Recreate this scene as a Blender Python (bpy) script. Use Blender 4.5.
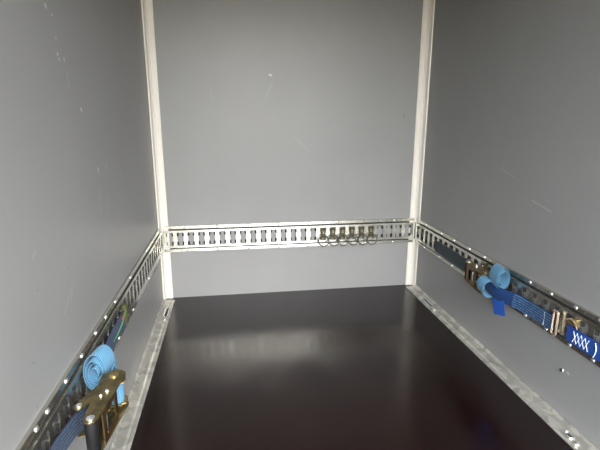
import bpy, math, random
from mathutils import Vector, Matrix
random.seed(4)

for o in list(bpy.data.objects):
    bpy.data.objects.remove(o)
scene = bpy.context.scene
COL = scene.collection
PI = math.pi

# ---------------------------------------------------------------- camera
CAM = Vector((0.3565, -2.158, 0.8913))
YAW, PITCH, ROLL, FPX = 0.1534, 0.2400, 0.0025, 441.06
fw = Vector((math.sin(YAW)*math.cos(PITCH), math.cos(YAW)*math.cos(PITCH), -math.sin(PITCH)))
rt = Vector((math.cos(YAW), -math.sin(YAW), 0))
up = rt.cross(fw)
rt, up = rt*math.cos(ROLL)+up*math.sin(ROLL), up*math.cos(ROLL)-rt*math.sin(ROLL)
cam_data = bpy.data.cameras.new('camera')
cam_data.sensor_width = 36.0
cam_data.lens = FPX*36.0/600.0
cam_data.clip_start = 0.02
cam = bpy.data.objects.new('camera', cam_data)
COL.objects.link(cam)
cam.matrix_world = Matrix(((rt.x, up.x, -fw.x, CAM.x), (rt.y, up.y, -fw.y, CAM.y),
                           (rt.z, up.z, -fw.z, CAM.z), (0, 0, 0, 1)))
scene.camera = cam

# ---------------------------------------------------------------- sky (bright overcast, seen through the open rear)
world = bpy.data.worlds.new('overcast_sky')
scene.world = world
world.use_nodes = True
bg = world.node_tree.nodes['Background']
sky = world.node_tree.nodes.new('ShaderNodeTexSky')
sky.sky_type = 'NISHITA'
sky.sun_disc = False                      # the sun itself is veiled
sky.sun_elevation = math.radians(42)
sky.sun_rotation = math.radians(172)      # behind the camera, to the right
sky.air_density = 1.0
sky.dust_density = 1.5
sky.ozone_density = 1.0
veil = world.node_tree.nodes.new('ShaderNodeHueSaturation')      # thin high cloud: paler sky
veil.inputs['Saturation'].default_value = 0.30
world.node_tree.links.new(sky.outputs['Color'], veil.inputs['Color'])
world.node_tree.links.new(veil.outputs['Color'], bg.inputs['Color'])
bg.inputs['Strength'].default_value = 1.0
scene.view_settings.view_transform = 'Standard'
scene.view_settings.look = 'None'
scene.view_settings.gamma = 1.0
scene.view_settings.use_curve_mapping = False
scene.view_settings.exposure = 1.14

# ---------------------------------------------------------------- dimensions
W = 1.317           # inside width
REAR = -2.40        # open rear end
H = 1.60            # inside height
PITCH_SLOT = 0.0508
ZR = 0.309          # rail centre height
HW = 0.066          # rail half height

# ---------------------------------------------------------------- materials
def new_mat(name):
    m = bpy.data.materials.new(name)
    m.use_nodes = True
    nt = m.node_tree
    return m, nt, nt.nodes['Principled BSDF']

def N(nt, kind, **kw):
    n = nt.nodes.new(kind)
    for k, v in kw.items():
        setattr(n, k, v)
    return n

def noise(nt, scale, detail=3, coord='Object', rough=0.5, stretch=None):
    tc = N(nt, 'ShaderNodeTexCoord')
    src = tc.outputs[coord]
    if stretch:
        mp = N(nt, 'ShaderNodeMapping')
        mp.inputs['Scale'].default_value = stretch
        nt.links.new(src, mp.inputs['Vector'])
        src = mp.outputs['Vector']
    n = N(nt, 'ShaderNodeTexNoise')
    n.inputs['Scale'].default_value = scale
    n.inputs['Detail'].default_value = detail
    n.inputs['Roughness'].default_value = rough
    nt.links.new(src, n.inputs['Vector'])
    return n.outputs['Fac']

def ramp(nt, fac, stops):
    r = N(nt, 'ShaderNodeValToRGB')
    e = r.color_ramp.elements
    while len(e) > 1:
        e.remove(e[-1])
    e[0].position = stops[0][0]
    e[0].color = (*stops[0][1], 1)
    for p, c in stops[1:]:
        x = e.new(p)
        x.color = (*c, 1)
    nt.links.new(fac, r.inputs['Fac'])
    return r.outputs['Color']

def bump(nt, b, height, strength=0.3, dist=0.001):
    n = N(nt, 'ShaderNodeBump')
    n.inputs['Strength'].default_value = strength
    n.inputs['Distance'].default_value = dist
    nt.links.new(height, n.inputs['Height'])
    nt.links.new(n.outputs['Normal'], b.inputs['Normal'])

def maprange(nt, fac, a, b_, c, d):
    n = N(nt, 'ShaderNodeMapRange')
    n.inputs['From Min'].default_value = a
    n.inputs['From Max'].default_value = b_
    n.inputs['To Min'].default_value = c
    n.inputs['To Max'].default_value = d
    nt.links.new(fac, n.inputs['Value'])
    return n.outputs['Result']

def segment_mask(nt, marks):
    """marks: (a, b, radius, strength) in object space; returns a summed mask"""
    tc = N(nt, 'ShaderNodeTexCoord')
    out = None
    for a, b_, r, s in marks:
        a = Vector(a)
        ba = Vector(b_)-a
        l2 = max(ba.length_squared, 1e-9)
        sub = N(nt, 'ShaderNodeVectorMath', operation='SUBTRACT')
        nt.links.new(tc.outputs['Object'], sub.inputs[0])
        sub.inputs[1].default_value = a
        dot = N(nt, 'ShaderNodeVectorMath', operation='DOT_PRODUCT')
        nt.links.new(sub.outputs[0], dot.inputs[0])
        dot.inputs[1].default_value = ba/l2
        cl = N(nt, 'ShaderNodeClamp')
        nt.links.new(dot.outputs['Value'], cl.inputs['Value'])
        sc = N(nt, 'ShaderNodeVectorMath', operation='SCALE')
        sc.inputs[0].default_value = ba
        nt.links.new(cl.outputs[0], sc.inputs['Scale'])
        d = N(nt, 'ShaderNodeVectorMath', operation='DISTANCE')
        nt.links.new(sub.outputs[0], d.inputs[0])
        nt.links.new(sc.outputs[0], d.inputs[1])
        m = maprange(nt, d.outputs['Value'], 0.2*r, r, s*(0.45 if ba.length > 0.015 else 0.8), 0.0)
        if out is None:
            out = m
        else:
            mx = N(nt, 'ShaderNodeMath', operation='MAXIMUM')
            nt.links.new(out, mx.inputs[0])
            nt.links.new(m, mx.inputs[1])
            out = mx.outputs[0]
    return out

def mix_to(nt, base, fac, colour):
    n = N(nt, 'ShaderNodeMix', data_type='RGBA')
    nt.links.new(fac, n.inputs[0])
    nt.links.new(base, n.inputs[6])
    n.inputs[7].default_value = (*colour, 1)
    return n.outputs[2]

def wall_material(name, light_marks=(), dark_marks=(), grey=(0.252, 0.250, 0.242)):
    m, nt, b = new_mat(name)
    lo = tuple(c*0.96 for c in grey)
    hi = tuple(c*1.04 for c in grey)
    col = ramp(nt, noise(nt, 3.0, 4), [(0.3, lo), (0.7, hi)])
    if dark_marks:
        col = mix_to(nt, col, segment_mask(nt, dark_marks), (0.12, 0.12, 0.12))
    if light_marks:
        col = mix_to(nt, col, segment_mask(nt, light_marks), (0.85, 0.84, 0.82))
    nt.links.new(col, b.inputs['Base Color'])
    b.inputs['Roughness'].default_value = 0.42
    b.inputs['Specular IOR Level'].default_value = 0.4
    bump(nt, b, noise(nt, 900, 2), 0.05, 0.0005)
    return m

def galvanised(name, base=(0.58, 0.57, 0.50), rough=0.24, scale=70, bstr=0.0, metal=0.96, var=0.06):
    m, nt, b = new_mat(name)
    tc = N(nt, 'ShaderNodeTexCoord')
    v = N(nt, 'ShaderNodeTexVoronoi')
    v.inputs['Scale'].default_value = scale
    nt.links.new(tc.outputs['Object'], v.inputs['Vector'])
    sep = N(nt, 'ShaderNodeSeparateColor')
    nt.links.new(v.outputs['Color'], sep.inputs[0])
    lo = tuple(c*(1-var) for c in base)
    hi = tuple(min(1, c*(1+var)) for c in base)
    col = ramp(nt, sep.outputs[0], [(0, lo), (1, hi)])
    dirt = maprange(nt, noise(nt, 25, 5), 0.58, 0.8, 0.0, 0.1+2*var)
    col = mix_to(nt, col, dirt, (0.30, 0.27, 0.22))
    nt.links.new(col, b.inputs['Base Color'])
    b.inputs['Metallic'].default_value = metal
    nt.links.new(maprange(nt, sep.outputs[1], 0, 1, rough-var*0.12, rough+var*0.12), b.inputs['Roughness'])
    if bstr:
        bump(nt, b, noise(nt, 60, 2), bstr, 0.0006)
    return m

def zinc_yellow(name, a=(0.30, 0.24, 0.11), b2=(0.60, 0.44, 0.17), rough=0.3, metal=0.9):
    m, nt, b = new_mat(name)
    col = ramp(nt, noise(nt, 45, 3), [(0.3, a), (0.55, b2), (0.75, tuple(q*1.02 for q in b2) if b2[0] < 0.3 else (0.52, 0.34, 0.22))])
    nt.links.new(col, b.inputs['Base Color'])
    b.inputs['Metallic'].default_value = metal
    b.inputs['Roughness'].default_value = rough
    return m

def plain(name, colour, rough=0.5, metal=0.0, var=0.10):
    m, nt, b = new_mat(name)
    lo = tuple(c*(1-var) for c in colour)
    hi = tuple(min(1, c*(1+var)) for c in colour)
    nt.links.new(ramp(nt, noise(nt, 60, 3), [(0.3, lo), (0.7, hi)]), b.inputs['Base Color'])
    b.inputs['Roughness'].default_value = rough
    b.inputs['Metallic'].default_value = metal
    return m

def webbing(name, colour, edge=None, print_rows=False, ribs=14):
    """woven polyester: fine ribs across the width, optional faint printed rows along it (UV: u metres, v 0..1)"""
    m, nt, b = new_mat(name)
    uv = N(nt, 'ShaderNodeUVMap')
    sp = N(nt, 'ShaderNodeSeparateXYZ')
    nt.links.new(uv.outputs[0], sp.inputs[0])
    w = N(nt, 'ShaderNodeMath', operation='MULTIPLY')
    nt.links.new(sp.outputs['Y'], w.inputs[0])
    w.inputs[1].default_value = 2*PI*ribs
    s = N(nt, 'ShaderNodeMath', operation='SINE')
    nt.links.new(w.outputs[0], s.inputs[0])
    w2 = N(nt, 'ShaderNodeMath', operation='MULTIPLY')
    nt.links.new(sp.outputs['X'], w2.inputs[0])
    w2.inputs[1].default_value = 2*PI/0.004
    s2 = N(nt, 'ShaderNodeMath', operation='SINE')
    nt.links.new(w2.outputs[0], s2.inputs[0])
    ad = N(nt, 'ShaderNodeMath', operation='ADD')
    nt.links.new(s.outputs[0], ad.inputs[0])
    nt.links.new(s2.outputs[0], ad.inputs[1])
    lo = tuple(c*0.55 for c in colour)
    hi = tuple(min(1, c*1.35) for c in colour)
    col = ramp(nt, maprange(nt, ad.outputs[0], -2, 2, 0, 1), [(0.2, lo), (0.8, hi)])
    if print_rows:
        br = N(nt, 'ShaderNodeMath', operation='MULTIPLY')
        nt.links.new(sp.outputs['Y'], br.inputs[0])
        br.inputs[1].default_value = 2*PI*6
        sb = N(nt, 'ShaderNodeMath', operation='SINE')
        nt.links.new(br.outputs[0], sb.inputs[0])
        rows = maprange(nt, sb.outputs[0], 0.25, 0.8, 0, 1)
        br2 = maprange(nt, noise(nt, 160, 1), 0.40, 0.52, 0.15*print_rows, 0.75*print_rows)
        mu = N(nt, 'ShaderNodeMath', operation='MULTIPLY')
        nt.links.new(rows, mu.inputs[0])
        nt.links.new(br2, mu.inputs[1])
        col = mix_to(nt, col, mu.outputs[0], (0.16, 0.30, 0.46))
    nt.links.new(col, b.inputs['Base Color'])
    b.inputs['Roughness'].default_value = 0.6
    b.inputs['Specular IOR Level'].default_value = 0.18
    b.inputs['Sheen Weight'].default_value = 0.08
    bump(nt, b, ad.outputs[0], 0.4, 0.0006)
    return m

L0 = 0.0
left_light = [((0, -1.135, 1.107), (0, -1.131, 1.105), 0.006, 0.55), ((0, -1.104, 1.095), (0, -1.101, 1.096), 0.004, 0.4),
              ((0, -1.098, 1.052), (0, -1.096, 1.052), 0.005, 0.3),
              ((0, -1.100, 1.018), (0, -1.096, 1.021), 0.004, 0.6), ((0, -1.092, 1.010), (0, -1.090, 1.010), 0.0035, 0.7),
              ((0, -1.062, 1.016), (0, -1.061, 1.010), 0.004, 0.5),
              ((0, -1.055, 0.985), (0, -1.050, 0.955), 0.0025, 0.5),
              ((0, -0.985, 0.909), (0, -0.982, 0.906), 0.006, 0.7),
              ((0, -0.898, 0.757), (0, -0.897, 0.747), 0.005, 0.6), ((0, -0.905, 0.70), (0, -0.915, 0.635), 0.0028, 0.4),
              ((0, -0.82, 0.752), (0, -0.815, 0.758), 0.004, 0.35), ((0, -0.83, 0.668), (0, -0.85, 0.62), 0.003, 0.25),
              ((0, -1.345, 0.645), (0, -1.330, 0.654), 0.003, 0.2), ((0, -1.24, 0.49), (0, -1.18, 0.53), 0.003, 0.22),
              ((0, -1.20, 0.50), (0, -1.155, 0.535), 0.0025, 0.22)]
left_dark = [((0, -1.19, 0.575), (0, -1.188, 0.574), 0.004, 0.5), ((0, -1.345, 0.585), (0, -1.343, 0.584), 0.004, 0.45),
             ((0, -1.40, 0.47), (0, -1.395, 0.468), 0.004, 0.5), ((0, -1.41, 0.385), (0, -1.409, 0.392), 0.003, 0.5)]
back_light = [((0.545, 0, 1.082), (0.553, 0, 1.080), 0.006, 0.6), ((0.525, 0, 0.985), (0.558, 0, 1.045), 0.006, 0.10),
              ((0.66, 0, 0.80), (0.73, 0, 0.73), 0.006, 0.10), ((0.53, 0, 1.40), (0.56, 0, 1.405), 0.006, 0.2),
              ((0.27, 0, 1.02), (0.28, 0, 0.96), 0.005, 0.08)]
back_dark = [((1.213, 0, 0.906), (1.214, 0, 0.895), 0.006, 0.6), ((0.78, 0, 0.715), (0.785, 0, 0.715), 0.004, 0.25),
             ((1.05, 0, 0.115), (1.055, 0, 0.116), 0.005, 0.3)]
right_light = [((W, -0.68, 0.715), (W, -0.78, 0.69), 0.004, 0.16), ((W, -0.88, 0.63), (W, -0.97, 0.612), 0.004, 0.3),
               ((W, -1.131, 0.159), (W, -1.133, 0.158), 0.006, 0.45), ((W, -0.70, 0.735), (W, -0.705, 0.72), 0.005, 0.15)]
right_dark = [((W, -0.25, 0.90), (W, -0.45, 0.885), 0.03, 0.10), ((W, -0.45, 0.885), (W, -0.62, 0.80), 0.03, 0.08)]

MAT_WALL_L = wall_material('grey_panel_left', left_light, left_dark)
MAT_WALL_B = wall_material('grey_panel_back', back_light, back_dark)
MAT_WALL_R = wall_material('grey_panel_right', right_light, right_dark)
MAT_CEIL = wall_material('grey_panel_ceiling')
MAT_TRIM = plain('cream_trim', (0.74, 0.70, 0.62), 0.38, var=0.02)
MAT_GALV = galvanised('galvanised_steel')
MAT_KICK = galvanised('worn_galvanised_strip', (0.58, 0.57, 0.51), 0.42, 38, 0.5, 0.75, 0.24)
MAT_RIVET = plain('bright_rivet', (0.85, 0.85, 0.83), 0.22, 0.9)
MAT_STEEL = plain('plain_steel', (0.36, 0.35, 0.31), 0.35, 0.95)
MAT_RING = plain('dull_ring_steel', (0.06, 0.054, 0.043), 0.5, 0.35)
MAT_ZINC = zinc_yellow('yellow_zinc')
MAT_ZINC_OLIVE = zinc_yellow('olive_zinc', (0.14, 0.115, 0.055), (0.27, 0.215, 0.10), 0.34)
MAT_COPPER = zinc_yellow('coppery_zinc', (0.80, 0.58, 0.40), (0.95, 0.80, 0.64), 0.25)
MAT_BRONZE = zinc_yellow('brown_zinc', (0.13, 0.085, 0.04), (0.24, 0.15, 0.07), 0.32)
MAT_GRIP = plain('black_grip', (0.005, 0.005, 0.0055), 0.6)
MAT_GRIP.node_tree.nodes['Principled BSDF'].inputs['Specular IOR Level'].default_value = 0.25
MAT_LIGHTBLUE = webbing('light_blue_webbing', (0.095, 0.245, 0.375), ribs=9)
MAT_ROYAL = webbing('royal_blue_webbing', (0.006, 0.055, 0.27))
MAT_MID = webbing('printed_blue_webbing', (0.010, 0.048, 0.13), print_rows=True)
MAT_PLAINBLUE = webbing('dark_blue_webbing', (0.004, 0.024, 0.09))
MAT_NAVY = webbing('navy_webbing', (0.003, 0.012, 0.036), print_rows=0.30)
MAT_TEAL = webbing('dark_teal_webbing', (0.014, 0.030, 0.036))
MAT_TEALLIGHT = webbing('worn_teal_webbing', (0.09, 0.19, 0.22))
MAT_WHITE = plain('white_thread', (0.75, 0.82, 0.92), 0.7)
MAT_GREEN = plain('green_thread', (0.06, 0.28, 0.05), 0.6)
MAT_RED = plain('red_lacquer', (0.35, 0.06, 0.03), 0.45)
MAT_RAIL_SHADE = plain('painted_rail_shade', (0.018, 0.017, 0.015), 0.7, 0.0)  # near-black shadow tone for the rail grooves and slot corners
MAT_CLIP = zinc_yellow('dark_olive_zinc', (0.045, 0.040, 0.016), (0.10, 0.085, 0.03), 0.45, 0.3)
MAT_DARK = plain('dark_recess', (0.02, 0.02, 0.02), 0.6)

def floor_material():
    m, nt, b = new_mat('dark_film_faced_plywood')
    col = ramp(nt, noise(nt, 5, 5, stretch=(1.0, 0.35, 1)), [(0.3, (0.004, 0.0014, 0.0012)), (0.7, (0.0075, 0.0025, 0.0022))])
    nt.links.new(col, b.inputs['Base Color'])
    r = maprange(nt, noise(nt, 7, 5, stretch=(1.0, 0.5, 1)), 0.3, 0.7, 0.13, 0.26)
    nt.links.new(r, b.inputs['Roughness'])
    b.inputs['Specular IOR Level'].default_value = 0.52
    bump(nt, b, noise(nt, 500, 2), 0.08, 0.0006)
    return m
MAT_FLOOR = floor_material()

# ---------------------------------------------------------------- mesh helpers
class MB:
    def __init__(self):
        self.v, self.f, self.uv, self.mi = [], [], {}, {}

    def vert(self, p):
        self.v.append(tuple(p))
        return len(self.v)-1

    def box(self, lo, hi, M=None):
        pts = [Vector((x, y, z)) for x in (lo[0], hi[0]) for y in (lo[1], hi[1]) for z in (lo[2], hi[2])]
        if M:
            pts = [M @ p for p in pts]
        i = len(self.v)
        self.v += [tuple(p) for p in pts]
        for q in ((0, 1, 3, 2), (4, 6, 7, 5), (0, 4, 5, 1), (2, 3, 7, 6), (0, 2, 6, 4), (1, 5, 7, 3)):
            self.f.append(tuple(i+k for k in q))
        return self

    def prism(self, poly, to3, d0, d1):
        """poly of (a, b), extruded between depths d0 and d1; to3(a, b, d) -> point"""
        n = len(poly)
        i = len(self.v)
        for d in (d0, d1):
            self.v += [tuple(to3(a, b, d)) for a, b in poly]
        self.f.append(tuple(i+k for k in range(n)))
        self.f.append(tuple(i+n+k for k in reversed(range(n))))
        for k in range(n):
            self.f.append((i+k, i+n+k, i+n+(k+1) % n, i+(k+1) % n))
        return self

    def tube(self, path, r, seg=10, closed=False, caps=True):
        path = [Vector(p) for p in path]
        n = len(path)
        i0 = len(self.v)
        ref = None
        for k, p in enumerate(path):
            if closed:
                t = path[(k+1) % n]-path[k-1]
            else:
                t = path[min(k+1, n-1)]-path[max(k-1, 0)]
            t.normalize()
            if ref is None:
                ref = t.orthogonal().normalized()
            a = (ref-t*ref.dot(t)).normalized()
            ref = a
            b = t.cross(a)
            rr = r[k] if isinstance(r, (list, tuple)) else r
            for s in range(seg):
                ang = 2*PI*s/seg
                self.v.append(tuple(p+a*rr*math.cos(ang)+b*rr*math.sin(ang)))
        m = n if closed else n-1
        for k in range(m):
            for s in range(seg):
                k2 = (k+1) % n
                self.f.append((i0+k*seg+s, i0+k*seg+(s+1) % seg, i0+k2*seg+(s+1) % seg, i0+k2*seg+s))
        if caps and not closed:
            self.f.append(tuple(i0+s for s in reversed(range(seg))))
            self.f.append(tuple(i0+(n-1)*seg+s for s in range(seg)))
        return self

    def lathe(self, profile, M, seg=10):
        """profile (r, h) about local z of M"""
        i0 = len(self.v)
        for r, h in profile:
            for s in range(seg):
                a = 2*PI*s/seg
                self.v.append(tuple(M @ Vector((r*math.cos(a), r*math.sin(a), h))))
        for k in range(len(profile)-1):
            for s in range(seg):
                self.f.append((i0+k*seg+s, i0+k*seg+(s+1) % seg, i0+(k+1)*seg+(s+1) % seg, i0+(k+1)*seg+s))
        self.f.append(tuple(i0+s for s in reversed(range(seg))))
        self.f.append(tuple(i0+(len(profile)-1)*seg+s for s in range(seg)))
        return self

    def band(self, path, wdir, width, th=0.0022, bulge=0.0, cross=5):
        """flat strap along a path; wdir: one direction or one for each point (across the strap)"""
        path = [Vector(p) for p in path]
        n = len(path)
        dist = 0
        i0 = len(self.v)
        ring = 2*cross
        for k, p in enumerate(path):
            t = (path[min(k+1, n-1)]-path[max(k-1, 0)]).normalized()
            w = Vector(wdir[k]) if isinstance(wdir, list) else Vector(wdir)
            w = (w-t*w.dot(t)).normalized()
            nn = t.cross(w).normalized()
            ww = width[k] if isinstance(width, list) else width
            if k:
                dist += (path[k]-path[k-1]).length
            for side in (1, -1):
                rng = range(cross) if side == 1 else reversed(range(cross))
                for c in rng:
                    u = c/(cross-1)*2-1
                    e = th/2*(0.35 if abs(u) > 0.99 else 1)
                    self.uv[len(self.v)] = (dist, (u+1)/2)
                    self.v.append(tuple(p+w*u*ww/2+nn*(side*e+bulge*(1-u*u))))
        for k in range(n-1):
            for s in range(ring):
                self.f.append((i0+k*ring+s, i0+k*ring+(s+1) % ring, i0+(k+1)*ring+(s+1) % ring, i0+(k+1)*ring+s))
        self.f.append(tuple(i0+s for s in reversed(range(ring))))
        self.f.append(tuple(i0+(n-1)*ring+s for s in range(ring)))
        return self

    def mesh(self, name, mat, smooth=False, extra=None):
        me = bpy.data.meshes.new(name)
        me.from_pydata(self.v, [], self.f)
        if self.uv:
            lay = me.uv_layers.new(name='UVMap')
            for lp in me.loops:
                lay.data[lp.index].uv = self.uv.get(lp.vertex_index, (0, 0))
        me.materials.append(mat)
        if extra:
            me.materials.append(extra)
            for k, v in self.mi.items():
                me.polygons[k].material_index = v
        me.validate()
        import bmesh
        bm = bmesh.new()
        bm.from_mesh(me)
        bmesh.ops.recalc_face_normals(bm, faces=bm.faces)
        bm.to_mesh(me)
        bm.free()
        if smooth:
            for pl in me.polygons:
                pl.use_smooth = True
            me.set_sharp_from_angle(angle=math.radians(42))
        return me

    def build(self, name, mat, parent=None, smooth=False, extra=None):
        return link(name, self.mesh(name, mat, smooth, extra), parent)

def link(name, data, parent=None, loc=None):
    o = bpy.data.objects.new(name, data)
    COL.objects.link(o)
    if parent is not None:
        o.parent = parent
    if loc is not None:
        o.location = loc
    return o

def tag(o, label=None, category=None, group=None, kind=None):
    for k, v in (('label', label), ('category', category), ('group', group), ('kind', kind)):
        if v:
            o[k] = v
    return o

def empty(name, loc=(0, 0, 0)):
    o = link(name, None)
    o.location = loc
    o.empty_display_size = 0.05
    return o

def struct(o, label, cat):
    return tag(o, label, cat, kind='structure')

def bevel(o, w, seg=2):
    md = o.modifiers.new('bevel', 'BEVEL')
    md.width = w
    md.segments = seg
    md.limit_method = 'ANGLE'
    return o

# ---------------------------------------------------------------- the box
T = 0.025
struct(MB().box((-T, REAR, -0.03), (W+T, T, 0)).build('floor', MAT_FLOOR), 'dark brown glossy film-faced plywood floor', 'floor')
struct(MB().box((-T, REAR, 0), (0, 0, H)).build('wall_left', MAT_WALL_L), 'scratched grey panel wall on the left', 'wall')
struct(MB().box((W, REAR, 0), (W+T, 0, H)).build('wall_right', MAT_WALL_R), 'grey panel wall on the right', 'wall')
struct(MB().box((-T, 0, 0), (W+T, T, H)).build('wall_back', MAT_WALL_B), 'grey panel wall across the far end', 'wall')
struct(MB().box((-T, REAR, H), (W+T, T, H+T)).build('ceiling', MAT_CEIL), 'grey panel roof of the cargo box', 'ceiling')

def asphalt():
    m, nt, b = new_mat('asphalt')
    nt.links.new(ramp(nt, noise(nt, 30, 4), [(0.3, (0.08, 0.058, 0.038)), (0.7, (0.115, 0.086, 0.056))]), b.inputs['Base Color'])
    b.inputs['Roughness'].default_value = 0.9
    return m
struct(MB().box((-14, -22, -0.60), (14, 8, -0.50)).build('ground', asphalt()), 'grey asphalt outside the open rear', 'ground')

struct(MB().box((-14, -12.2, -0.5), (14, -12.0, 1.5)).build('wall_sky_blocker', plain('brown_sky_blocker', (0.20, 0.14, 0.09), 0.9)), 'added unseen brown wall blocking low sky at the open rear', 'wall')  # unseen wall, added to cut low sky light and warm the bounce

# corner trims: L profile with rounded edges and a raised bead near the corner
def corner_trim(name, side, label):
    sx = 1 if side == 'l' else -1
    x0 = 0 if side == 'l' else W
    leg, t = 0.042, 0.0055
    prof = [(0.0, 0.0), (leg-0.001, 0.0), (leg, 0.001), (leg-0.0015, t), (0.0195, t+0.0004), (0.0185, 0.0012), (0.0150, 0.0012), (0.0140, t+0.0012),
            (0.0100, 0.0085), (0.0085, 0.0100), (t+0.0015, 0.0140), (t, 0.018), (t, leg-0.0015), (0.001, leg), (0, leg-0.001)]
    mb = MB().prism(prof, lambda a, b, d: (x0+sx*a, -b, d), 0.0, H)
    return struct(mb.build(name, MAT_TRIM, smooth=True), label, 'trim')
corner_trim('trim_1', 'l', 'cream corner moulding between left wall and back wall')
corner_trim('trim_2', 'r', 'cream corner moulding between right wall and back wall')

# floor edge strips
def floor_strip(name, side, label, slots, screws):
    sx = 1 if side == 'l' else -1
    x0 = 0 if side == 'l' else W
    prof = [(0, 0), (0.053, 0), (0.0545, 0.003), (0.052, 0.0065), (0.046, 0.0065), (0.041, 0.0045), (0.037, 0.0085), (0.033, 0.009),
            (0.007, 0.0075), (0.0045, 0.010), (0.0035, 0.016), (0, 0.016)]
    o = MB().prism(prof, lambda a, b, d: (x0+sx*a, d, b), -0.045, REAR+0.01).build(name, MAT_KICK, smooth=True)
    struct(o, label, 'trim')
    for y, hl in slots:                      # pressed lashing slot: raised rim, dark hole
        rim = MB()
        c = Vector((x0+sx*0.036, y, 0.0112))
        pts = []
        for k in range(20):
            a = 2*PI*k/20
            pts.append(c+Vector((0.0085*math.cos(a), (hl if math.sin(a) > 0 else -hl)+0.0085*math.sin(a), 0)))
        rim.tube(pts, 0.0042, 6, closed=True)
        r = rim.build('lashing_slot', MAT_RIVET, o, smooth=True)
        MB().prism([(0.007*math.cos(2*PI*k/16), (hl-0.002 if math.sin(2*PI*k/16) > 0 else 0.002-hl)+0.007*math.sin(2*PI*k/16)) for k in range(16)],
                   lambda a, b, d: (c.x+a, c.y+b, d), 0.008, 0.0098).build('slot_recess', MAT_DARK, r)
        MB().lathe([(0.010, 0), (0.010, 0.003), (0.006, 0.006), (0.0005, 0.007)], Matrix.Translation((c.x, y-hl-0.022, 0.008)), 12).build('screw_head', MAT_RIVET, o, smooth=True)
    for y in screws:
        MB().lathe([(0.0085, 0), (0.0085, 0.002), (0.005, 0.0045), (0.0005, 0.005)], Matrix.Translation((x0+sx*0.022, y, 0.008)), 12).build('screw_head', MAT_RIVET, o, smooth=True)
    return o
floor_strip('trim_3', 'l', 'worn galvanised strip along the floor at the left wall', [(-0.20, 0.042)], [])
floor_strip('trim_4', 'r', 'worn galvanised strip along the floor at the right wall', [(-0.275, 0.042), (-1.208, 0.006)], [])

# ---------------------------------------------------------------- cargo rails with waisted slots
def frame_cell(mb, outer, inner, put, n0, depth):
    """cell of plate with a hole: outer and inner loops have equal counts; put(u, v, n)"""
    n = len(outer)
    io = [mb.vert(put(a, b, n0)) for a, b in outer]
    ii = [mb.vert(put(a, b, n0)) for a, b in inner]
    ib = [mb.vert(put(a, b, n0-depth)) for a, b in inner]
    for k in range(n):
        k2 = (k+1) % n
        mb.f.append((io[k], io[k2], ii[k2], ii[k]))
        mb.f.append((ii[k], ii[k2], ib[k2], ib[k]))

def slot_loop(cu):
    hw, hh, ww = 0.0163, 0.0335, 0.0138
    r = 0.004
    pts = [(hw, 0.013), (hw, hh-r), (hw-r, hh), (0, hh), (-hw+r, hh), (-hw, hh-r), (-hw, 0.013), (-ww, 0.009), (-ww, 0), (-ww, -0.009),
           (-hw, -0.013), (-hw, -hh+r), (-hw+r, -hh), (0, -hh), (hw-r, -hh), (hw, -hh+r), (hw, -0.013), (ww, -0.009), (ww, 0), (ww, 0.009)]
    return [(cu+a, b) for a, b in pts]

def outer_loop(cu, hp, vh):
    rp = [(hp, 0.013), (hp, vh-0.006), (hp, vh), (0, vh), (-hp, vh), (-hp, vh-0.006), (-hp, 0.013), (-hp, 0.009), (-hp, 0), (-hp, -0.009),
          (-hp, -0.013), (-hp, -vh+0.006), (-hp, -vh), (0, -vh), (hp, -vh), (hp, -vh+0.006), (hp, -0.013), (hp, -0.009), (hp, 0), (hp, 0.009)]
    return [(cu+a, b) for a, b in rp]

NF, NC = 0.0080, 0.0130      # flange face and centre face heights off the wall
RIVET_MB = MB().lathe([(0.0062, 0), (0.0062, 0.0012), (0.0045, 0.0030), (0.0022, 0.0040), (0.0003, 0.0042)], Matrix.Identity(4), 10)
RIVET_ME = RIVET_MB.mesh('rivet', MAT_RIVET, True)

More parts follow.
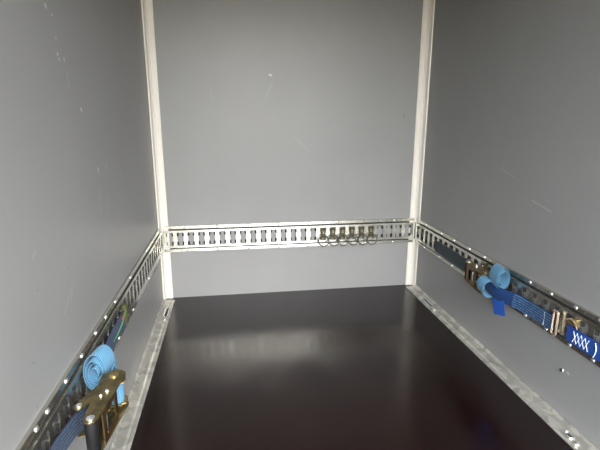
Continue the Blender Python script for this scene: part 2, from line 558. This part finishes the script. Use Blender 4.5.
def cargo_rail(put, u_slots, u0, u1, rivets, label, nrm):
    root = empty('cargo_rail', put((u0+u1)/2, -HW, 0))
    tag(root, label, 'rail', 'galvanised cargo rails around the box')
    off = Matrix.Translation(-Vector(root.location))
    mb = MB()
    P2 = PITCH_SLOT/2
    vh = 0.0435
    for c in u_slots:
        lp = slot_loop(c)
        frame_cell(mb, outer_loop(c, P2, vh), lp, put, NC, 0.0035)
        for sgn in (1, -1):              # retaining tabs folded back at the waist
            a = [put(c+sgn*0.0138, s*0.009, NC-0.003) for s in (-1, 1)]
            b = [put(c+sgn*0.0138, s*0.008, NC-0.0085) for s in (1, -1)]
            i = [mb.vert(q) for q in a+b]
            mb.f.append(tuple(i))
    for a, b in ((u0, u_slots[0]-P2), (u_slots[-1]+P2, u1)):
        if b-a > 0.0005:
            i = [mb.vert(put(u, v, NC)) for u, v in ((a, -vh), (b, -vh), (b, vh), (a, vh))]
            mb.f.append(tuple(i))
    # steps, flanges with punched holes, outer lips
    for s in (1, -1):
        def strip(pts):
            for (v0, n0), (v1, n1) in zip(pts[:-1], pts[1:]):
                i = [mb.vert(q) for q in (put(u0, s*v0, n0), put(u1, s*v0, n0), put(u1, s*v1, n1), put(u0, s*v1, n1))]
                mb.f.append(tuple(i))
        strip([(vh, NC), (0.0440, NC-0.0008), (0.0445, 0.0025), (0.0507, 0.0020), (0.0511, NF)])
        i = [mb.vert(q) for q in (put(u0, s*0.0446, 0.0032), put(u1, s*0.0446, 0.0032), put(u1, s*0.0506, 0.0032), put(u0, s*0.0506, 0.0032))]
        mb.mi[len(mb.f)] = 1             # dark strip painting the step's shadow in the long groove
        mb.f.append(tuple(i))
        strip([(HW-0.001, NF), (HW, NF-0.001), (HW, 0.0)])
        v0, v1 = 0.0511, HW-0.001
        vm = (v0+v1)/2
        prev = u0
        for c in u_slots:
            a, b = c-P2, c+P2
            hole = [(c+0.0032*math.cos(PI/4*k), s*(vm+0.0032*math.sin(PI/4*k))) for k in range(8)]
            um, q = (a+b)/2, 0
            out = [(b, s*vm), (b, s*v1), (c, s*v1), (a, s*v1), (a, s*vm), (a, s*v0), (c, s*v0), (b, s*v0)]
            frame_cell(mb, out, hole, put, NF, 0.003)
        for a, b in ((u0, u_slots[0]-P2), (u_slots[-1]+P2, u1)):
            if b-a > 0.0005:
                i = [mb.vert(put(u, s*v, NF)) for u, v in ((a, v0), (b, v0), (b, v1), (a, v1))]
                mb.f.append(tuple(i))
    # ears added at the slot corners, their dark colour standing in for slot shadow
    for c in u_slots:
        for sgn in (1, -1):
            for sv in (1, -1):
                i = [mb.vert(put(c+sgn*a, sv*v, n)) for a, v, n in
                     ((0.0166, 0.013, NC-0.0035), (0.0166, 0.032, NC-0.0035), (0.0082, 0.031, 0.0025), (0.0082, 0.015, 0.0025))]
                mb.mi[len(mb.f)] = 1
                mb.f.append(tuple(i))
    mb.v = [tuple(off @ Vector(p)) for p in mb.v]
    mb.build('channel', MAT_GALV, root, extra=MAT_RAIL_SHADE)
    rot = Vector((0, 0, 1)).rotation_difference(Vector(nrm))
    for u, v in rivets:
        r = link('rivet', RIVET_ME, root)
        r.location = off @ Vector(put(u, v, NF))
        r.rotation_mode = 'QUATERNION'
        r.rotation_quaternion = rot
    return root

X0S = 0.0966
put_b = lambda u, v, n: Vector((u, -n, ZR+v))
put_l = lambda u, v, n: Vector((n, u, ZR+v))
put_r = lambda u, v, n: Vector((W-n, u, ZR+v))
vr = 0.0583
back_slots = [X0S+i*PITCH_SLOT for i in range(-1, 24)]
riv_b = [(X0S+(i+0.5)*PITCH_SLOT, s*vr) for i in range(0, 24, 3) for s in (1, -1)]
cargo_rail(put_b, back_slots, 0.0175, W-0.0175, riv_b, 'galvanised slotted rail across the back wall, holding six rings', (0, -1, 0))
side_slots = [-0.055-PITCH_SLOT*i for i in range(44)][::-1]
ly = [-0.390, -0.693, -0.894, -0.998, -1.090, -1.198, -1.297, -1.393, -1.441, -1.56, -1.70, -1.9]
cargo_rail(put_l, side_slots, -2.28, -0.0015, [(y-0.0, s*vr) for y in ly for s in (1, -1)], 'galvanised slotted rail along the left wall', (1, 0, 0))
ry = [-0.13, -0.30, -0.42, -0.55, -0.66, -0.93, -1.03, -1.13, -1.215, -1.32, -1.45, -1.65, -1.85]
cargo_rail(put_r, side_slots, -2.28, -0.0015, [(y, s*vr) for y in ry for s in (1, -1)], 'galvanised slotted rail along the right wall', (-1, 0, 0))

# ---------------------------------------------------------------- six ring fittings on the back rail
def ring_fitting(i, label):
    u = X0S+(14+i)*PITCH_SLOT
    root = empty('ring_fitting', (u, -NC, ZR))
    tag(root, label, 'ring fitting', 'six steel rings clipped into the back rail')
    b = MB()
    for s in (1, -1):
        b.box((s*0.0095-0.0035, -0.007, -0.028), (s*0.0095+0.0035, 0.003, 0.030))
    b.box((-0.010, -0.005, 0.020), (0.010, 0.002, 0.030))
    b.box((-0.010, -0.006, -0.020), (0.010, 0.002, -0.010))
    bevel(b.build('clip_body', MAT_CLIP, root), 0.0012, 1)
    l = MB().box((-0.0045, -0.009, -0.004), (0.0045, -0.001, 0.018))
    bevel(l.build('spring_latch', MAT_STEEL, root), 0.0012, 1)
    h = MB().prism([(-0.012, -0.012), (0.012, -0.012), (0.009, 0.004), (-0.009, 0.004)], lambda a, c, d: (a, d, c), -0.013, -0.006)
    bevel(h.build('ring_holder', MAT_CLIP, root), 0.001, 1)
    rg = MB()
    tilt = 0.50+0.10*random.random()
    yaw = 0.12*(random.random()-0.5)
    R = 0.027
    pts = []
    for k in range(28):
        a = 2*PI*k/28
        q = Vector((R*math.cos(a), 0, R*math.sin(a)-R+0.004))
        q = Matrix.Rotation(-tilt*0.6, 3, 'X') @ q
        q = Matrix.Rotation(yaw, 3, 'Z') @ q
        q = Matrix.Rotation(0.15*(random.Random(i).random()-0.3), 3, 'Y') @ q
        pts.append(q+Vector((0.002, -0.014, -0.010)))
    rg.tube(pts, 0.0031, 8, closed=True)
    rg.build('ring', MAT_RING, root, smooth=True)
ordn = ['leftmost of six steel ring clips on the back rail', 'second from left of six steel ring clips on the back rail',
        'third from left of six steel ring clips on the back rail', 'fourth from left of six steel ring clips on the back rail',
        'fifth from left of six steel ring clips on the back rail', 'rightmost of six steel ring clips on the back rail']
for i, l in enumerate(ordn):
    ring_fitting(i, l)

# ---------------------------------------------------------------- ratchet (local: X from spool to grip, Z across, Y thickness)
def ratchet(root, M, half=0.035, length=0.142):
    def put(mb):
        mb.v = [tuple(M @ Vector(p)) for p in mb.v]
        return mb
    def plate(outline, z0, z1):
        return put(MB().prism(outline, lambda a, b, d: (a, b, d), z0, z1))
    def capsule(x0, r0, x1, r1, n=9):
        pts = []
        for k in range(n):
            a = PI/2+PI*k/(n-1)
            pts.append((x0+r0*math.cos(a), r0*math.sin(a)))
        for k in range(n):
            a = -PI/2+PI*k/(n-1)
            pts.append((x1+r1*math.cos(a), r1*math.sin(a)))
        return pts
    for s in (1, -1):
        z = s*half
        h = plate(capsule(0, 0.025, length, 0.0135), z, z+s*0.0028).build('handle_plate', MAT_ZINC_OLIVE, root)
        bevel(h, 0.0008, 1)
        # hub bolt, small rivets and stop pin on the plate
        for x, y, r in ((0.0, 0.0, 0.0085), (length, 0.0, 0.008), (0.058, 0.004, 0.0045), (0.074, -0.003, 0.0035)):
            put(MB().lathe([(r, 0), (r, 0.003), (r*0.55, 0.0055), (r*0.1, 0.006)],
                           Matrix.Translation((x, y, z+s*0.0026)) @ Matrix.Rotation(0 if s > 0 else PI, 4, 'X'), 12)
                ).build('bolt', MAT_ZINC if r > 0.008 else MAT_RIVET, h, smooth=True)
        # base frame plate, slightly inside, reaching past the spool and folded in at an angle
        f = MB().prism(capsule(-0.010, 0.018, 0.100, 0.0105), lambda a, b, d: (a, b, d), s*(half-0.006), s*(half-0.0035))
        f.v = [tuple(M @ (Matrix.Translation((0, 0.0, 0)) @ Matrix.Rotation(-0.40, 4, 'Z') @ Vector(p))) for p in f.v]
        f = f.build('frame_plate', MAT_ZINC_OLIVE, root)
        put(MB().lathe([(0.006, 0), (0.006, 0.003), (0.003, 0.0048), (0.0006, 0.005)],
                       Matrix.Rotation(-0.40, 4, 'Z') @ Matrix.Translation((0.100, 0, s*(half-0.0036))) @ Matrix.Rotation(0 if s > 0 else PI, 4, 'X'), 12)
            ).build('bolt', MAT_RIVET, f, smooth=True)
        # toothed wheel
        teeth = []
        for k in range(28):
            r = 0.0255 if k % 2 else 0.020
            a = 2*PI*k/28
            teeth.append((r*math.cos(a+0.06*(k % 2)), r*math.sin(a+0.06*(k % 2))))
        plate(teeth, s*(half-0.011), s*(half-0.0085)).build('ratchet_wheel', MAT_ZINC, root)
    # spool halves
    for sy in (1, -1):
        put(MB().prism([(0.010*math.cos(PI*k/8), sy*(0.002+0.008*math.sin(PI*k/8))) for k in range(9)], lambda a, b, d: (a, b, d),
                       -half-0.004, half+0.004)).build('spool', MAT_STEEL, root, smooth=True)
    # black grip on the cross bar
    put(MB().lathe([(0.0095, -half-0.001), (0.0118, -half+0.003), (0.0118, half-0.003), (0.0095, half+0.001)],
                   Matrix.Translation((length, 0, 0)), 16)).build('grip', MAT_GRIP, root, smooth=True)
    # release bar: plate with a window, between the handle plates
    rb = MB()
    x0, x1, y = 0.040, length-0.016, 0.0150
    rb.box((x0, y-0.0015, -half+0.001), (x0+0.014, y+0.0015, half-0.001))
    rb.box((x1-0.016, y-0.0015, -half+0.001), (x1, y+0.0015, half-0.001))
    rb.box((x0+0.014, y-0.0015, half-0.014), (x1-0.016, y+0.0015, half-0.001))
    rb.box((x0+0.014, y-0.0015, -half+0.001), (x1-0.016, y+0.0015, -half+0.014))
    put(rb).build('release_bar', MAT_BRONZE, root)
    put(MB().tube([(0.082, 0.004, -half), (0.082, 0.004, half)], 0.004, 8)).build('spring_pin', MAT_RIVET, root, smooth=True)
    # strap turns wound on the spool
    pts = []
    for k in range(60):
        a = 2*PI*k/20
        r = 0.0115+0.0022*k/20
        pts.append(M @ Vector((r*math.cos(a), r*math.sin(a), 0)))
    MB().band(pts, M.to_3x3() @ Vector((0, 0, 1)), 0.046, 0.0019).build('wound_webbing', MAT_LIGHTBLUE, root, smooth=True)

def coil(centre, axis, ea, eb, ra, rb, turns, width, wob=0.0015, th=0.0023, start=0.0, inner=0.35, seed=1):
    rnd = random.Random(seed)
    centre, axis, ea, eb = Vector(centre), Vector(axis).normalized(), Vector(ea), Vector(eb)
    n = int(turns*26)
    pts, dirs = [], []
    for k in range(n+1):
        f = k/n
        s = inner+(1-inner)*f
        a = start+2*PI*turns*f
        drift = axis*(0.003*math.sin(3.1*f*turns+seed))
        j = 1+0.035*math.sin(2.3*a+seed*1.7)
        pts.append(centre+ea*(ra*s*j*math.cos(a))+eb*(rb*s*j*math.sin(a))+drift)
        dirs.append(axis+ea*0.06*math.sin(a*0.7)+eb*0.06*math.cos(a*0.5))
    return MB().band(pts, dirs, width, th), pts

def track_clip(root, P, nrm_x, name='rail_clip', mat=None, zc=0.0, hh=0.040):
    """rectangular wire buckle plus hooked tongue that sits in a rail slot; P = centre on the rail face"""
    P = Vector(P)
    b = MB()
    s = nrm_x
    o = 0.010*s
    loop = []
    hw_, rc = 0.0085, 0.005
    for y, z, a0 in ((hw_-rc, hh-rc, 0), (-hw_+rc, hh-rc, PI/2), (-hw_+rc, -hh+rc, PI), (hw_-rc, -hh+rc, 1.5*PI)):
        for q in range(4):
            a = a0+PI/6*q
            loop.append(P+Vector((o, y+rc*math.cos(a), z+rc*math.sin(a)+zc)))
    b.tube(loop, 0.0042, 8, closed=True)
    bk = b.build(name, mat or MAT_ZINC, root, smooth=True)
    t = MB().box((P.x+min(o*0.2, -o*1.4), P.y+0.007, P.z-0.026+zc), (P.x+max(o*0.2, -o*1.4), P.y+0.015, P.z+0.026+zc))
    t.build('clip_tongue', MAT_ZINC_OLIVE, bk)
    return bk

# ---------------------------------------------------------------- left ratchet strap
RS = 'ratchet straps hooked on the side rails'
rootL = empty('ratchet_strap')
tag(rootL, 'blue ratchet strap with black grip, bundled on the left wall rail', 'ratchet strap', RS)
ML = Matrix.Translation((0.088, -1.255, 0.308)) @ Matrix(((0, 1, 0, 0), (-1, 0, 0, 0), (0, 0, 1, 0), (0, 0, 0, 1))) @ Matrix.Rotation(-0.05, 4, 'Z')
ratchet(rootL, ML)
cb, cp = coil((0.044, -1.200, 0.336), (0.12, 1, 0.0), (1, 0, 0), (0, 0, 1), 0.029, 0.048, 4.2, 0.052, start=-PI*0.4, inner=0.20, seed=3)
cb.build('webbing_bundle', MAT_LIGHTBLUE, rootL, smooth=True)
MB().band([(0.066, -1.175, 0.325), (0.078, -1.20, 0.318), (0.092, -1.225, 0.312), (0.100, -1.25, 0.309), (0.096, -1.268, 0.308)], (0, 0, 1), 0.046).build('webbing_tail', MAT_LIGHTBLUE, rootL, smooth=True)
MB().band([(0.073, -1.262, 0.306), (0.055, -1.31, 0.306), (0.036, -1.36, 0.305), (0.026, -1.42, 0.304), (0.022, -1.55, 0.303), (0.021, -1.75, 0.303)], (0.05, 0, 1), 0.050, 0.0026).build('long_webbing', MAT_NAVY, rootL, smooth=True)
MB().band([(0.022, -0.855, 0.303), (0.021, -0.92, 0.304), (0.022, -1.02, 0.305), (0.024, -1.12, 0.303), (0.060, -1.235, 0.303), (0.078, -1.255, 0.306)], (0, 0, 1), 0.050, 0.0026).build('short_webbing', MAT_PLAINBLUE, rootL, smooth=True)
ck = track_clip(rootL, (NC, -0.852, 0.309), 1, mat=MAT_CLIP, hh=0.030)
MB().band([(0.0245, -0.875, 0.318), (0.0245, -0.905, 0.318)], (0, 0, 1), 0.012, 0.0012).build('red_tag', MAT_RED, rootL)
gp = [(0.020, -0.865, 0.338), (0.032, -0.885, 0.348), (0.038, -0.915, 0.342), (0.036, -0.945, 0.325), (0.030, -0.975, 0.308), (0.025, -1.01, 0.300)]
MB().tube(gp, 0.0012, 6).build('green_thread', MAT_GREEN, rootL, smooth=True)

# ---------------------------------------------------------------- right ratchet strap
rootR = empty('ratchet_strap')
tag(rootR, 'blue ratchet strap with brassy buckle, lying along the right wall rail', 'ratchet strap', RS)
MR = Matrix.Translation((1.262, -0.752, 0.302)) @ Matrix(((0, -1, 0, 0), (1, 0, 0, 0), (0, 0, 1, 0), (0, 0, 0, 1))) @ Matrix.Rotation(-0.04, 4, 'Z')
ratchet(rootR, MR, 0.035, 0.125)
xf = W-NC-0.002
MB().band([(xf, -0.262, 0.298), (xf-0.001, -0.40, 0.296), (xf-0.001, -0.55, 0.296), (xf-0.006, -0.65, 0.298), (1.272, -0.745, 0.301)], (0, 0, 1), 0.054, 0.0026).build('short_webbing', MAT_TEAL, rootR, smooth=True)
lp = []
for k in range(22):
    a = PI*0.10+2*PI*0.9*k/21
    lp.append((1.246+0.027*math.cos(a), -0.792, 0.303+0.030*math.sin(a)))
MB().band(lp, (0.10, 1, 0.12), 0.050, 0.0024).build('webbing_loop', MAT_LIGHTBLUE, rootR, smooth=True)
MB().band([(1.262, -0.755, 0.302), (1.256, -0.79, 0.301), (1.256, -0.82, 0.298), (1.264, -0.845, 0.293), (1.280, -0.868, 0.288), (1.290, -0.884, 0.287)],
          (0, 0, 1), 0.050, 0.0026, bulge=0.006).build('twisted_webbing', MAT_PLAINBLUE, rootR, smooth=True)  # stretch of strap lying in shadow; the shade is in its darker blue
MB().band([(1.286, -0.868, 0.287), (1.292, -0.880, 0.287), (xf-0.002, -0.91, 0.286),
           (xf-0.002, -0.97, 0.287), (xf-0.003, -1.02, 0.288), (xf-0.008, -1.065, 0.290)], (0, 0, 1), 0.052, 0.0026).build('printed_webbing', MAT_MID, rootR, smooth=True)
cb, cp = coil((1.272, -0.822, 0.350), (0.05, 1, 0.05), (1, 0, 0), (0, 0, 1), 0.026, 0.042, 3.4, 0.052, start=PI*0.5, inner=0.50, seed=2)
cb.build('webbing_bundle', MAT_LIGHTBLUE, rootR, smooth=True)
MB().band([(1.268, -0.838, 0.285), (1.264, -0.843, 0.265), (1.264, -0.848, 0.245), (1.268, -0.853, 0.218)], (-0.25, 1, 0.0), 0.050, 0.0024).build('webbing_end', MAT_ROYAL, rootR, smooth=True)
MB().band([(1.272, -0.800, 0.285), (1.266, -0.806, 0.262), (1.270, -0.812, 0.243)], (0.1, 1, 0.1), 0.050, 0.0024).build('webbing_fold', MAT_TEALLIGHT, rootR, smooth=True)
track_clip(rootR, (W-NC, -1.078, 0.296), -1, mat=MAT_COPPER, hh=0.037)
MB().tube([(xf-0.0045, -1.028, 0.266), (xf-0.0045, -1.030, 0.288), (xf-0.0045, -1.028, 0.308)], 0.0012, 6).build('seam_thread', MAT_WHITE, rootR, smooth=True)

# ---------------------------------------------------------------- second strap on the right rail, running out of the picture
rootS = empty('cargo_strap')
tag(rootS, 'royal blue cargo strap with white zigzag stitching on the right rail', 'cargo strap')
zs = 0.289
MB().band([(xf-0.002, -1.122, zs), (xf-0.004, -1.16, zs), (xf-0.004, -1.22, zs+0.001), (xf-0.003, -1.40, zs+0.002), (xf-0.003, -1.75, zs+0.002)], (0, 0, 1), 0.048, 0.003).build('webbing', MAT_ROYAL, rootS, smooth=True)
st = MB()
xs = xf-0.0062
for ph in (0, 1):
    pts = []
    for k in range(5):
        y = -1.150-0.056*k/4
        pts.append((xs, y, zs+(0.0165 if (k+ph) % 2 else -0.0165)))
    st.tube(pts, 0.0009, 5)
st.build('zigzag_stitching', MAT_WHITE, rootS)
MB().tube([(xs, -1.226-0.006*math.sin(PI*k/8), zs-0.021+0.042*k/8) for k in range(9)], 0.0012, 6).build('seam_thread', MAT_WHITE, rootS, smooth=True)
bk = MB().box((xf-0.006, -1.155, 0.318), (xf+0.006, -1.120, 0.330))
bk.box((xf-0.010, -1.150, 0.326), (xf+0.004, -1.128, 0.338))
bevel(bk.build('rail_clip', MAT_ZINC, rootS), 0.002, 2)
MB().tube([(xf-0.008, -1.118, 0.312), (xf-0.012, -1.122, 0.330), (xf-0.010, -1.140, 0.338), (xf-0.008, -1.156, 0.330), (xf-0.006, -1.160, 0.316)], 0.0028, 7).build('clip_wire', MAT_COPPER, rootS, smooth=True)

# ---------------------------------------------------------------- small screw in the right wall
rs = empty('wall_screw', (W, -1.108, 0.155))
tag(rs, 'small dark screw in the right wall below the strap', 'screw')
RM = Matrix.Rotation(-PI/2, 4, 'Y')
MB().lathe([(0.0075, 0), (0.0075, 0.001), (0.0062, 0.003), (0.0055, 0.0032)], RM, 12).build('washer', MAT_RIVET, rs, smooth=True)
MB().lathe([(0.005, 0.003), (0.005, 0.0055), (0.003, 0.0070), (0.0004, 0.0073)], RM, 10).build('head', MAT_DARK, rs, smooth=True)
